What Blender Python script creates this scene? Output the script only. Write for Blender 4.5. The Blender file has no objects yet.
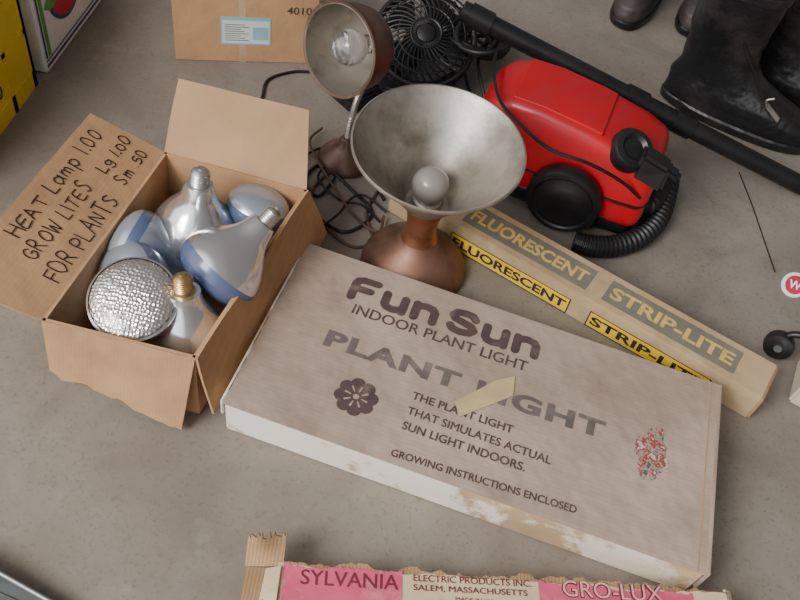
import bpy, bmesh, math, random
from math import sin, cos, pi, radians
from mathutils import Vector, Matrix
random.seed(4)
V3 = Vector
scene = bpy.context.scene
COL = scene.collection

# ------------------------------------------------------------------ camera
FPX, DEP, ROLL, CH = 850.0, radians(50), radians(12), 1.07
r0 = V3((1, 0, 0)); u0 = V3((0, sin(DEP), cos(DEP))); fw = V3((0, cos(DEP), -sin(DEP)))
CR = cos(ROLL) * r0 + sin(ROLL) * u0
CU = -sin(ROLL) * r0 + cos(ROLL) * u0
cam = bpy.data.cameras.new("camera"); camo = bpy.data.objects.new("camera", cam); COL.objects.link(camo)
cam.sensor_width = 36; cam.lens = FPX / 800 * 36; cam.sensor_fit = 'HORIZONTAL'; cam.clip_start = 0.01
m = Matrix.Identity(4)
for i in range(3):
    m[i][0] = CR[i]; m[i][1] = CU[i]; m[i][2] = -fw[i]
m[2][3] = CH
camo.matrix_world = m
scene.camera = camo

def P(x, y, z=0.0):
    """point of the scene at height z, measured from the photograph"""
    d = fw * FPX + CR * (x - 400) - CU * (y - 300)
    t = (CH - z) / -d.z
    return V3((0, 0, CH)) + d * t

# ------------------------------------------------------------------ materials
def new_mat(name):
    mt = bpy.data.materials.new(name); mt.use_nodes = True
    nt = mt.node_tree; b = nt.nodes["Principled BSDF"]
    return mt, nt, b

def M(name, base, rough=.6, metal=0., var=.12, scale=9., bump=.1, bscale=120., dirt=None, dirt_amt=.5,
      dscale=6., dlo=.52, dhi=.68, stripes=None, coat=0., trans=0., detail=6., dent=0., dents=11):
    mt, nt, b = new_mat(name); N = nt.nodes; L = nt.links
    tc = N.new("ShaderNodeTexCoord")
    n1 = N.new("ShaderNodeTexNoise"); n1.inputs["Scale"].default_value = scale; n1.inputs["Detail"].default_value = detail
    L.new(tc.outputs["Object"], n1.inputs["Vector"])
    mx = N.new("ShaderNodeMix"); mx.data_type = 'RGBA'
    mx.inputs[6].default_value = tuple(max(0, c * (1 - var)) for c in base) + (1,)
    mx.inputs[7].default_value = tuple(min(1, c * (1 + var)) for c in base) + (1,)
    rp = N.new("ShaderNodeMapRange"); rp.inputs[1].default_value = .35; rp.inputs[2].default_value = .65
    L.new(n1.outputs[0], rp.inputs[0]); L.new(rp.outputs[0], mx.inputs[0])
    out = mx.outputs[2]
    if dirt is not None:
        n2 = N.new("ShaderNodeTexNoise"); n2.inputs["Scale"].default_value = dscale; n2.inputs["Detail"].default_value = 8
        n2.inputs["Roughness"].default_value = .65
        mp = N.new("ShaderNodeMapping"); mp.inputs["Location"].default_value = (3.1, 1.7, .4)
        L.new(tc.outputs["Object"], mp.inputs[0]); L.new(mp.outputs[0], n2.inputs["Vector"])
        r2 = N.new("ShaderNodeMapRange"); r2.inputs[1].default_value = dlo; r2.inputs[2].default_value = dhi
        r2.inputs[4].default_value = dirt_amt
        L.new(n2.outputs[0], r2.inputs[0])
        m2 = N.new("ShaderNodeMix"); m2.data_type = 'RGBA'
        L.new(r2.outputs[0], m2.inputs[0]); L.new(out, m2.inputs[6]); m2.inputs[7].default_value = tuple(dirt) + (1,)
        out = m2.outputs[2]
    if stripes:
        ang, ssc, samt = stripes
        mp = N.new("ShaderNodeMapping"); mp.inputs["Rotation"].default_value = (0, 0, ang)
        L.new(tc.outputs["Object"], mp.inputs[0])
        w = N.new("ShaderNodeTexWave"); w.bands_direction = 'Y'; w.inputs["Scale"].default_value = ssc
        w.inputs["Distortion"].default_value = .6; w.inputs["Detail"].default_value = 1; w.inputs["Detail Scale"].default_value = .6
        L.new(mp.outputs[0], w.inputs["Vector"])
        m3 = N.new("ShaderNodeMix"); m3.data_type = 'RGBA'; m3.blend_type = 'MULTIPLY'
        m3.inputs[7].default_value = (1 - samt, 1 - samt, 1 - samt, 1)
        L.new(w.outputs[1], m3.inputs[0]); L.new(out, m3.inputs[6]); out = m3.outputs[2]
    L.new(out, b.inputs["Base Color"])
    prev = None
    if dent > 0:
        n4 = N.new("ShaderNodeTexNoise"); n4.inputs["Scale"].default_value = dents; n4.inputs["Detail"].default_value = 3
        L.new(tc.outputs["Object"], n4.inputs["Vector"])
        b4 = N.new("ShaderNodeBump"); b4.inputs["Strength"].default_value = dent; b4.inputs["Distance"].default_value = .02
        L.new(n4.outputs[0], b4.inputs["Height"]); prev = b4.outputs[0]
    if bump > 0:
        n3 = N.new("ShaderNodeTexNoise"); n3.inputs["Scale"].default_value = bscale; n3.inputs["Detail"].default_value = 4
        L.new(tc.outputs["Object"], n3.inputs["Vector"])
        bp = N.new("ShaderNodeBump"); bp.inputs["Strength"].default_value = bump; bp.inputs["Distance"].default_value = .002
        L.new(n3.outputs[0], bp.inputs["Height"])
        if prev: L.new(prev, bp.inputs["Normal"])
        prev = bp.outputs[0]
    if prev: L.new(prev, b.inputs["Normal"])
    b.inputs["Roughness"].default_value = rough; b.inputs["Metallic"].default_value = metal
    b.inputs["Coat Weight"].default_value = coat
    b.inputs["Transmission Weight"].default_value = trans
    return mt

ANG = math.atan2(-.105, .665)
kraft = M("kraft_cardboard", (.50, .29, .145), .85, var=.10, scale=5, bump=.15, dirt=(.30, .17, .09), dirt_amt=.5, stripes=(-1.45, 60, .05), dent=.35)
kraft_in = M("kraft_inside", (.46, .28, .15), .9, var=.12, scale=6, bump=.15, stripes=(-1.45, 60, .06), dent=.3)
kraft_lt = M("kraft_light", (.46, .28, .14), .85, var=.12, scale=12, bump=.2, dirt=(.24, .14, .07), dirt_amt=.5, stripes=(1.5, 70, .28))
greycard = M("weathered_lid_board", (.44, .33, .262), .8, var=.14, scale=5, bump=.15, dirt=(.23, .155, .11), dirt_amt=.55, dscale=6,
             dlo=.48, dhi=.72, stripes=(-ANG, 46, .055), dent=.5)
creamcard = M("cream_torn_board", (.54, .38, .23), .85, var=.15, scale=9, bump=.2, dirt=(.88, .82, .72), dirt_amt=.95, dscale=6.5, dlo=.47, dhi=.53)
oldcard = M("yellowed_board", (.53, .385, .22), .8, var=.1, scale=8, bump=.12, dirt=(.29, .19, .10), dirt_amt=.6, dscale=8, dlo=.48, dent=.3)
labelgrey = M("printed_panel_greytan", (.185, .168, .130), .75, var=.12, scale=12, bump=.05, dirt=(.40, .31, .18), dirt_amt=.35, dscale=14)
labelyellow = M("printed_panel_yellow", (.90, .60, .03), .65, var=.1, scale=12, bump=.05, dirt=(.5, .33, .08), dirt_amt=.5)
yelink = M("yellowed_ink", (.66, .47, .15), .75, var=.12, scale=40)
blackink = M("black_ink", (.03, .025, .023), .6, var=.3, scale=40, dirt=(.4, .3, .15), dirt_amt=.3, dscale=60, dlo=.6, dhi=.7)
brownink = M("worn_brown_ink", (.080, .048, .048), .8, var=.2, scale=30, bump=.05, dirt=(.28, .20, .16), dirt_amt=.5, dscale=30, dlo=.54, dhi=.72)
greyink = M("faded_grey_ink", (.135, .105, .098), .8, var=.2, scale=24, bump=.05, dirt=(.30, .23, .185), dirt_amt=.6, dscale=26, dlo=.52, dhi=.70)
marker = M("marker_ink", (.02, .015, .015), .5, var=.1)
pink = M("rose_pink_print", (.68, .085, .18), .7, var=.14, scale=14, bump=.08, dirt=(.62, .32, .28), dirt_amt=.55, dscale=22, dlo=.55, dhi=.68)
palepink = M("pale_pink_print", (.78, .42, .42), .7, var=.1)
sylcream = M("sleeve_paper", (.68, .54, .33), .75, var=.10, scale=14, bump=.1, dirt=(.32, .20, .11), dirt_amt=.6, dscale=16, dlo=.54)
tape = M("old_masking_tape", (.56, .43, .23), .45, var=.12, scale=25, coat=.3)
blackp = M("black_plastic", (.008, .008, .009), .38, var=.2, bump=.05, dirt=(.035, .033, .03), dirt_amt=.4)
blackr = M("black_rubber", (.009, .009, .010), .36, var=.25, bump=.08, dirt=(.05, .045, .04), dirt_amt=.6, dent=.5, dents=16)
hosem = M("hose_black", (.012, .012, .014), .45, var=.2)
red = M("scuffed_red_plastic", (.52, .003, .012), .38, var=.12, scale=4, bump=.05, coat=.15, dirt=(.36, .025, .035), dirt_amt=.6, dscale=12, dlo=.48)
copper = M("tarnished_copper", (.45, .20, .10), .38, metal=.85, var=.25, scale=14, bump=.12, dirt=(.17, .08, .05), dirt_amt=.75, dscale=14, dlo=.48)
dullcop = M("dull_brown_copper", (.23, .12, .08), .48, metal=.6, var=.25, scale=14, bump=.12, dirt=(.09, .055, .04), dirt_amt=.8, dscale=10, dlo=.46, dhi=.62)
brownm = M("brown_enamel_metal", (.14, .085, .062), .42, metal=.45, var=.25, scale=18, dirt=(.28, .20, .15), dirt_amt=.5, dscale=20)
alu = M("spun_aluminium", (.40, .365, .32), .44, metal=.75, var=.16, scale=12, bump=.12, dirt=(.16, .12, .09), dirt_amt=.75, dscale=16, dlo=.45, dhi=.70)
alulin = M("dull_lining", (.38, .34, .29), .45, metal=.7, var=.12, scale=12, dirt=(.18, .13, .09), dirt_amt=.6, dscale=26)
silverb = M("silvered_glass", (.80, .81, .84), .17, metal=.92, var=.04, scale=6, bump=.01, dirt=(.52, .51, .52), dirt_amt=.35, dscale=14)
blueface = M("blue_frosted_glass", (.085, .115, .215), .28, var=.2, scale=8, bump=.02, coat=.4)
palebl = M("pale_blue_glass", (.45, .51, .60), .24, metal=.6, var=.12, scale=6, bump=.02)
chrome = M("screw_base_metal", (.62, .60, .56), .3, metal=.95, var=.15, scale=40)
brass = M("brass_base", (.55, .38, .17), .33, metal=.95, var=.2, scale=40)
frost = M("frosted_bulb_glass", (.31, .285, .25), .28, var=.1, coat=.4, bump=0)
yellow = M("yellow_plastic", (.86, .64, .02), .45, var=.08, scale=8, dirt=(.6, .42, .04), dirt_amt=.4)
white = M("white_plastic", (.80, .83, .86), .5, var=.04, dirt=(.6, .58, .55), dirt_amt=.4)
navy = M("navy_print", (.03, .05, .16), .5)
redp = M("red_print", (.48, .015, .045), .5)
greenp = M("green_print", (.10, .34, .08), .5)
bluel = M("blue_label_print", (.30, .50, .54), .5)
whitel = M("white_label_paper", (.66, .73, .72), .6, var=.04)
darkink = M("dark_ink", (.05, .04, .04), .6)
cream = M("cream_paint", (.66, .58, .44), .5, var=.06, dirt=(.45, .36, .25), dirt_amt=.4)
greym = M("worn_grey_metal", (.11, .12, .12), .6, metal=.3, var=.3, scale=14, bump=.3, dirt=(.33, .33, .32), dirt_amt=.6, dscale=24)
boot2 = M("dusty_brown_rubber", (.050, .038, .032), .5, var=.3, dirt=(.13, .11, .09), dirt_amt=.6)
maroon = M("maroon_ink", (.17, .02, .035), .7, var=.2)

# faceted lens
facet, nt, b = new_mat("stippled_lens_glass")
tc = nt.nodes.new("ShaderNodeTexCoord"); vo = nt.nodes.new("ShaderNodeTexVoronoi"); vo.inputs["Scale"].default_value = 210
vo.inputs["Randomness"].default_value = .5
bp = nt.nodes.new("ShaderNodeBump"); bp.inputs["Strength"].default_value = .75; bp.inputs["Distance"].default_value = .0022
nt.links.new(tc.outputs["Object"], vo.inputs["Vector"]); nt.links.new(vo.outputs["Distance"], bp.inputs["Height"])
nt.links.new(bp.outputs[0], b.inputs["Normal"])
b.inputs["Base Color"].default_value = (.74, .70, .67, 1); b.inputs["Metallic"].default_value = .9; b.inputs["Roughness"].default_value = .07
b.inputs["Coat Weight"].default_value = 1.
# clear glass
clear, nt, b = new_mat("clear_bulb_glass")
b.inputs["Base Color"].default_value = (.96, .96, .95, 1); b.inputs["Roughness"].default_value = .02
b.inputs["Transmission Weight"].default_value = .95; b.inputs["IOR"].default_value = 1.45
# sticker
stick, nt, b = new_mat("scuffed_sticker")
tc = nt.nodes.new("ShaderNodeTexCoord"); nz = nt.nodes.new("ShaderNodeTexNoise"); nz.inputs["Scale"].default_value = 62; nz.inputs["Detail"].default_value = 5
nz.inputs["Roughness"].default_value = .65
cr = nt.nodes.new("ShaderNodeValToRGB"); e = cr.color_ramp.elements
e[0].position = .40; e[0].color = (.10, .09, .10, 1); e[1].position = .44; e[1].color = (.42, .35, .30, 1)
for p_, c_ in ((.475, (.40, .32, .27, 1)), (.49, (.34, .07, .06, 1)), (.56, (.30, .06, .05, 1)), (.575, (.56, .50, .44, 1))):
    q = e.new(p_); q.color = c_
nt.links.new(tc.outputs["Object"], nz.inputs["Vector"]); nt.links.new(nz.outputs[0], cr.inputs[0]); nt.links.new(cr.outputs[0], b.inputs["Base Color"])
b.inputs["Roughness"].default_value = .6
# concrete
conc, nt, b = new_mat("stained_concrete")
N = nt.nodes; L = nt.links
tc = N.new("ShaderNodeTexCoord")
def noise(sc, det=8, ro=.6, dist=0):
    n = N.new("ShaderNodeTexNoise"); n.inputs["Scale"].default_value = sc; n.inputs["Detail"].default_value = det; n.inputs["Roughness"].default_value = ro
    n.inputs["Distortion"].default_value = dist
    L.new(tc.outputs["Object"], n.inputs["Vector"]); return n
def mixc(fac, a, bb, blend='MIX'):
    x = N.new("ShaderNodeMix"); x.data_type = 'RGBA'; x.blend_type = blend
    L.new(fac, x.inputs[0])
    for s, i in ((a, 6), (bb, 7)):
        if isinstance(s, tuple): x.inputs[i].default_value = s
        else: L.new(s, x.inputs[i])
    return x.outputs[2]
def rng(src, lo, hi, a=0, c=1):
    r = N.new("ShaderNodeMapRange"); r.inputs[1].default_value = lo; r.inputs[2].default_value = hi
    r.inputs[3].default_value = a; r.inputs[4].default_value = c; L.new(src, r.inputs[0]); return r.outputs[0]
c = mixc(rng(noise(2.2).outputs[0], .36, .64), (.215, .182, .150, 1), (.300, .262, .222, 1))
c = mixc(rng(noise(5, 8, .6, .6).outputs[0], .47, .68, 0, .6), c, (.150, .124, .100, 1))
c = mixc(rng(noise(14, 10, .75).outputs[0], .58, .70, 0, .35), c, (.39, .35, .30, 1))
c = mixc(rng(noise(45, 6, .7).outputs[0], .56, .70, 0, .35), c, (.135, .113, .09, 1))
c = mixc(rng(noise(70, 4, .8).outputs[0], .68, .72, 0, .7), c, (.06, .05, .042, 1))
c = mixc(rng(noise(180, 3, .5).outputs[0], .56, .75, 0, .5), c, (.13, .108, .088, 1))
L.new(c, b.inputs["Base Color"])
b.inputs["Roughness"].default_value = .62
bp = N.new("ShaderNodeBump"); bp.inputs["Strength"].default_value = .3; bp.inputs["Distance"].default_value = .002
L.new(noise(90, 6).outputs[0], bp.inputs["Height"]); L.new(bp.outputs[0], b.inputs["Normal"])

# ------------------------------------------------------------------ object helpers
ORG = {}
def thing(name, label, category, loc, group=None, kind=None):
    o = bpy.data.objects.new(name, None); o.empty_display_size = .03
    COL.objects.link(o); o.location = loc; ORG[o.name] = V3(loc)
    o["label"] = label; o["category"] = category
    if group: o["group"] = group
    return o

def part(name, parent, geo, mat, smooth=True, label=None, bevel=0, angle=38, top=None):
    """geo: (verts, faces) or a list of them, in scene coordinates"""
    if isinstance(geo, tuple): geo = [geo]
    vs, fs = [], []
    for g in geo:
        k = len(vs); vs += [V3(v) for v in g[0]]; fs += [tuple(i + k for i in f) for f in g[1]]
    mn = V3([min(v[i] for v in vs) for i in range(3)]); mxx = V3([max(v[i] for v in vs) for i in range(3)])
    c = (mn + mxx) / 2
    if parent is None: c.z = mn.z
    me = bpy.data.meshes.new(name)
    me.from_pydata([v - c for v in vs], [], fs); me.update()
    bm = bmesh.new(); bm.from_mesh(me)
    bmesh.ops.recalc_face_normals(bm, faces=bm.faces)
    if bevel > 0:
        eds = [e_ for e_ in bm.edges if len(e_.link_faces) == 2 and e_.calc_face_angle(0) > radians(30)]
        bmesh.ops.bevel(bm, geom=eds, offset=bevel, segments=2, affect='EDGES', clamp_overlap=True)
    bm.to_mesh(me); bm.free()
    for p_ in me.polygons: p_.use_smooth = smooth
    if smooth: me.set_sharp_from_angle(angle=radians(angle))
    me.materials.append(mat)
    o = bpy.data.objects.new(name, me); COL.objects.link(o)
    if parent is not None:
        o.parent = parent; o.location = c - ORG[parent.name]
    else:
        o.location = c
    ORG[o.name] = c
    if label: o["label"] = label
    if top: o["label"], o["category"] = top
    return o

def frame(axis, origin):
    z = V3(axis).normalized(); t = V3((0, 0, 1)) if abs(z.z) < .95 else V3((1, 0, 0))
    x = t.cross(z).normalized(); y = z.cross(x)
    mm = Matrix.Identity(4)
    for i in range(3): mm[i][0] = x[i]; mm[i][1] = y[i]; mm[i][2] = z[i]; mm[i][3] = origin[i]
    return mm

def lathe(prof, mat4, seg=48):
    vs, fs, rings = [], [], []
    for r, z in prof:
        if r < 1e-6: rings.append([len(vs)]); vs.append(mat4 @ V3((0, 0, z)))
        else:
            rings.append(list(range(len(vs), len(vs) + seg)))
            for i in range(seg):
                a = 2 * pi * i / seg; vs.append(mat4 @ V3((r * cos(a), r * sin(a), z)))
    for a, c_ in zip(rings, rings[1:]):
        for i in range(seg):
            j = (i + 1) % seg
            if len(a) == 1 and len(c_) == 1: continue
            if len(a) == 1: fs.append((a[0], c_[i], c_[j]))
            elif len(c_) == 1: fs.append((a[i], a[j], c_[0]))
            else: fs.append((a[i], a[j], c_[j], c_[i]))
    return vs, fs

def catmull(pts, n=8):
    pts = [V3(p_) for p_ in pts]
    if len(pts) < 3: return [pts[0].lerp(pts[-1], i / n) for i in range(n + 1)]
    q = [2 * pts[0] - pts[1]] + pts + [2 * pts[-1] - pts[-2]]; out = []
    for k in range(1, len(q) - 2):
        a, b_, c_, d = q[k - 1:k + 3]
        for i in range(n):
            t = i / n
            out.append(.5 * ((2 * b_) + (c_ - a) * t + (2 * a - 5 * b_ + 4 * c_ - d) * t * t + (3 * b_ - a - 3 * c_ + d) * t ** 3))
    out.append(pts[-1]); return out

def tube(pts, r, seg=10, n=8, smooth=True, rf=None, cap=True):
    path = catmull(pts, n) if smooth else [V3(p_) for p_ in pts]
    vs, fs = [], []
    tan = (path[1] - path[0]).normalized()
    x = tan.orthogonal().normalized()
    for k, p_ in enumerate(path):
        t = (path[min(k + 1, len(path) - 1)] - path[max(k - 1, 0)])
        t = t.normalized() if t.length > 1e-9 else tan
        x = (x - t * x.dot(t)); x = x.normalized() if x.length > 1e-6 else t.orthogonal().normalized()
        y = t.cross(x); rr = rf(k, len(path)) if rf else r
        for i in range(seg):
            a = 2 * pi * i / seg; vs.append(p_ + x * rr * cos(a) + y * rr * sin(a))
    for k in range(len(path) - 1):
        for i in range(seg):
            j = (i + 1) % seg; fs.append((k * seg + i, k * seg + j, (k + 1) * seg + j, (k + 1) * seg + i))
    if cap:
        fs.append(tuple(range(seg))[::-1]); fs.append(tuple(range((len(path) - 1) * seg, len(path) * seg)))
    return vs, fs

def hexa(bq, tq):
    vs = [V3(p_) for p_ in bq] + [V3(p_) for p_ in tq]
    return vs, [(3, 2, 1, 0), (4, 5, 6, 7), (0, 1, 5, 4), (1, 2, 6, 5), (2, 3, 7, 6), (3, 0, 4, 7)]

def boxg(O, ex, ey, ez):
    O, ex, ey, ez = map(V3, (O, ex, ey, ez))
    return hexa([O, O + ex, O + ex + ey, O + ey], [O + ez, O + ex + ez, O + ex + ey + ez, O + ey + ez])

def slab(c00, c10, c11, c01, t, nx=14, ny=8, warp=None, rag=None):
    c00, c10, c11, c01 = map(V3, (c00, c10, c11, c01))
    nrm = (c10 - c00).cross(c01 - c00).normalized(); vs = []
    rr = [rag(i / nx) for i in range(nx + 1)] if rag else None
    for side in (0, 1):
        for j in range(ny + 1):
            for i in range(nx + 1):
                s, q = i / nx, j / ny
                if rag and j == ny: q += rr[i]
                p_ = c00.lerp(c10, s).lerp(c01.lerp(c11, s), q)
                if warp: p_ = p_ + nrm * warp(s, q)
                vs.append(p_ - nrm * t * side)
    K = (nx + 1) * (ny + 1); fs = []
    for j in range(ny):
        for i in range(nx):
            a = j * (nx + 1) + i; fs.append((a, a + 1, a + nx + 2, a + nx + 1)); fs.append(tuple(K + q for q in (a + nx + 1, a + nx + 2, a + 1, a)))
    def st(a, b_): fs.append((a, a + K, b_ + K, b_))
    for i in range(nx): st(i, i + 1); st(ny * (nx + 1) + i + 1, ny * (nx + 1) + i)
    for j in range(ny): st((j + 1) * (nx + 1), j * (nx + 1)); st(j * (nx + 1) + nx, (j + 1) * (nx + 1) + nx)
    return vs, fs

def text2(s, bold=0., shear=0., space=1.):
    cu = bpy.data.curves.new("t", 'FONT'); cu.body = s; cu.shear = shear; cu.resolution_u = 4; cu.space_character = space
    multi = 'M' in s
    cu.offset = 0 if multi else bold
    o = bpy.data.objects.new("t", cu); COL.objects.link(o)
    dg = bpy.context.evaluated_depsgraph_get(); me = o.evaluated_get(dg).to_mesh()
    vs = [(v.co.x, v.co.y, 0) for v in me.vertices]; fs = [tuple(p_.vertices) for p_ in me.polygons]
    o.evaluated_get(dg).to_mesh_clear(); bpy.data.objects.remove(o); bpy.data.curves.remove(cu)
    if multi and bold > 0:
        V_, F_ = [], []
        for k, (dx, dy) in enumerate(((-1, 0), (1, 0), (0, -1), (0, 1))):
            F_ += [tuple(i + len(V_) for i in f) for f in fs]
            V_ += [(x + dx * bold, y + dy * bold, .00003 * k) for x, y, z in vs]
        vs, fs = V_, F_
    x0 = min(v[0] for v in vs); x1 = max(v[0] for v in vs); y0 = min(v[1] for v in vs); y1 = max(v[1] for v in vs)
    return [((x - x0) / (x1 - x0), (y - y0) / (y1 - y0), z) for x, y, z in vs], fs

def affine(g, O, ex, ey, off=.0006):
    O, ex, ey = V3(O), V3(ex), V3(ey); n = ex.cross(ey).normalized()
    return [O + ex * v[0] + ey * v[1] + n * (off + (v[2] if len(v) > 2 else 0)) for v in g[0]], g[1]

def ground_text(s, a, b_, h, z, bold=0., shear=0., space=1., off=.0008):
    A_, B_ = P(a[0], a[1], z), P(b_[0], b_[1], z); ex = B_ - A_
    ey = V3((-ex.y, ex.x, 0)).normalized() * h
    return affine(text2(s, bold, shear, space), A_, ex, ey, off)

def poly(pts): return [V3(p_) for p_ in pts], [tuple(range(len(pts)))]
def disc2(cx, cy, r, n=28, ry=None, a0=0):
    return [(cx + r * cos(2 * pi * i / n), cy + (ry or r) * sin(2 * pi * i / n)) for i in range(n)], [tuple(range(n))]

# heavy rounded display lettering drawn as fat strokes
DG = {'F': [[(0, 0), (0, .78), (.05, .92), (.20, 1), (.62, 1)], [(0, .50), (.48, .50)]],
      'u': [[(0, .70), (0, .20), (.08, .05), (.25, 0), (.44, .05), (.56, .20)], [(.56, .70), (.56, 0)]],
      'n': [[(0, 0), (0, .70)], [(0, .50), (.08, .64), (.28, .70), (.48, .64), (.56, .48), (.56, 0)]],
      'S': [[(.66, .80), (.56, .96), (.34, 1), (.10, .95), (0, .77), (.08, .60), (.33, .51), (.58, .42), (.68, .24), (.56, .05), (.32, 0), (.08, .05), (0, .20)]]}
def display(s, width, h, pen):
    x = 0; st = []
    for ch in s:
        if ch == ' ': x += .16; continue
        g_ = DG[ch]; w_ = max(p_[0] for l in g_ for p_ in l)
        for l in g_: st.append([(x + p_[0], p_[1]) for p_ in l])
        x += w_ + .36
    x -= .36; kx = (width - 2 * pen) / x; vs, fs = [], []; k2 = 0
    for l in st:
        pts = [(pen + a * kx, pen + c_ * (h - 2 * pen)) for a, c_ in l]
        for (ax, ay), (bx, by) in zip(pts, pts[1:]):
            d = math.hypot(bx - ax, by - ay); ux, uy = (bx - ax) / d * pen, (by - ay) / d * pen
            k = len(vs); zz = .00001 * (k2 % 20); k2 += 1
            vs += [(ax - uy, ay + ux, zz), (ax + uy, ay - ux, zz), (bx + uy, by - ux, zz), (bx - uy, by + ux, zz)]; fs.append((k, k + 1, k + 2, k + 3))
        for ax, ay in pts:
            k = len(vs); zz = .00001 * (k2 % 20); k2 += 1
            vs += [(ax + pen * cos(2 * pi * i / 14), ay + pen * sin(2 * pi * i / 14), zz) for i in range(14)]; fs.append(tuple(range(k, k + 14)))
    return vs, fs

GL = {
 'H': [[(0, 0), (.05, 1)], [(.6, 0), (.62, 1)], [(.02, .5), (.62, .55)]], 'E': [[(.6, 1), (.05, .95), (0, 0), (.6, .02)], [(.02, .5), (.5, .52)]],
 'A': [[(0, 0), (.32, 1), (.65, 0)], [(.12, .38), (.55, .4)]], 'T': [[(0, .95), (.7, 1)], [(.36, 1), (.34, 0)]],
 'L': [[(.05, 1), (0, .02), (.55, 0)]], 'M': [[(0, 0), (.1, 1), (.38, .35), (.65, 1), (.75, 0)]],
 'P': [[(.03, 0), (.05, 1), (.45, .95), (.55, .72), (.4, .5), (.04, .45)]], '1': [[(.1, 0), (.12, 1)]], '.': [[(.1, 0), (.16, .06)]],
 '0': [[(.25, 0), (.02, .3), (.08, .85), (.3, 1), (.5, .7), (.48, .25), (.25, 0)]],
 'G': [[(.6, .85), (.35, 1), (.05, .7), (.03, .25), (.3, 0), (.6, .2), (.6, .48), (.35, .48)]],
 'R': [[(.03, 0), (.05, 1), (.45, .95), (.52, .72), (.35, .52), (.05, .5)], [(.25, .5), (.6, 0)]],
 'O': [[(.3, 0), (.02, .3), (.08, .85), (.35, 1), (.62, .7), (.58, .25), (.3, 0)]],
 'W': [[(0, 1), (.15, 0), (.38, .7), (.6, 0), (.78, 1)]], 'I': [[(.1, 0), (.12, 1)]],
 'S': [[(.55, .88), (.3, 1), (.06, .78), (.3, .52), (.52, .28), (.3, 0), (.02, .12)]],
 'F': [[(.6, 1), (.05, .95), (0, 0)], [(.02, .5), (.5, .52)]], 'N': [[(0, 0), (.03, 1), (.5, .05), (.55, 1)]],
 '5': [[(.5, 1), (.1, .97), (.08, .58), (.4, .6), (.5, .3), (.3, 0), (.03, .08)]], '/': [[(0, -.1), (.3, 1.1)]],
 'g': [[(.5, .5), (.25, .62), (.03, .4), (.2, .1), (.48, .25), (.5, .55), (.48, -.2), (.2, -.35), (.02, -.2)]],
 'a': [[(.5, .5), (.25, .62), (.03, .35), (.2, .0), (.45, .2), (.5, .6), (.55, 0)]],
 'p': [[(.05, .6), (.03, -.4)], [(.05, .45), (.3, .62), (.5, .35), (.3, .02), (.06, .15)]],
 'm': [[(0, 0), (.03, .6), (.06, .4), (.22, .6), (.3, .4), (.3, 0)], [(.3, .4), (.48, .6), (.56, .4), (.58, 0)]]}
def hand(s, h, width, pen=.00095):
    x = 0; st = []; dr = 0
    for ch in s:
        if ch == ' ': x += .45; continue
        g = GL[ch]; w = max(p_[0] for l in g for p_ in l)
        dr += random.uniform(-.09, .09); dr *= .8; sc = random.uniform(.8, 1.14); sl = random.uniform(-.05, .16)
        for l in g: st.append([(x + p_[0] + sl * p_[1] + random.uniform(-.04, .04), p_[1] * sc + dr + random.uniform(-.04, .04)) for p_ in l])
        x += w + random.uniform(.16, .34)
    kx = width / x; vs, fs = [], []; k2 = 0
    for l in st:
        pts = [(a * kx, c_ * h) for a, c_ in l]
        if len(pts) > 3: pts = [(v.x, v.y) for v in catmull([V3((a, c_, 0)) for a, c_ in pts], 3)]
        for (ax, ay), (bx, by) in zip(pts, pts[1:]):
            pn = pen * random.uniform(.85, 1.15)
            d = math.hypot(bx - ax, by - ay) or 1; ux, uy = (bx - ax) / d * pn, (by - ay) / d * pn
            k = len(vs); zz = .00002 * (k2 % 6); k2 += 1
            vs += [(ax - ux * .6 - uy, ay - uy * .6 + ux, zz), (ax - ux * .6 + uy, ay - uy * .6 - ux, zz), (bx + ux * .6 + uy, by + uy * .6 - ux, zz), (bx + ux * .6 - uy, by + uy * .6 + ux, zz)]
            fs.append((k, k + 1, k + 2, k + 3))
    return vs, fs

# ------------------------------------------------------------------ floor
fl = part("floor", None, ([(-4, -3, -.02), (4, -3, -.02), (4, 6, -.02), (-4, 6, -.02), (-4, -3, 0), (4, -3, 0), (4, 6, 0), (-4, 6, 0)],
     hexa([(0, 0, 0)] * 4, [(0, 0, 0)] * 4)[1]), conc, smooth=False)
fl["kind"] = "structure"

# ------------------------------------------------------------------ plant light box
ZB = .07
A, B, C, D = P(308, 243, ZB), P(720, 385, ZB), P(708, 575, ZB), P(222, 402, ZB)
mc = (A + C) / 2
fb = thing("fixture_box", "long flat weathered grey-brown cardboard box with brown lettering", "cardboard box", (mc.x, mc.y, 0))
def inset(qs, k):
    cc = sum(qs, V3()) / 4; return [q + (cc - q).normalized() * k for q in qs]
top = [D, C, B, A]
bot = [V3((q.x, q.y, .0)) for q in inset(top, .004)]
t2 = [V3((q.x, q.y, ZB - .004)) for q in inset(top, .003)]
part("box_body", fb, hexa(bot, t2), creamcard, smooth=False, bevel=.002, label="worn tan and cream cardboard sides")
part("lid", fb, slab(D, C, B, A, .004, 24, 12), greycard, smooth=False, label="grey-brown printed cardboard lid")
ex = (C - D).normalized(); ey = (A - D).normalized()
part("end_flap", fb, boxg(C - ex * .002 + V3((0, 0, -.045)), ex * .005, (B - C), (0, 0, .047)), greycard, smooth=False, bevel=.001)
part("end_flap", fb, boxg(D - ex * .003 + V3((0, 0, -.03)), ex * .004, (A - D), (0, 0, .031)), creamcard, smooth=False, bevel=.001)
exu = ex; eyu = V3((-ex.y, ex.x, 0))
part("lid_crease", fb, boxg(C - ex * .014 + V3((0, 0, -.0005)), ex * .0016, (B - C), (0, 0, .0009)), kraft_in, smooth=False)
fa_, fb_ = P(345, 298, ZB), P(537, 361, ZB); fv = fb_ - fa_
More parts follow.
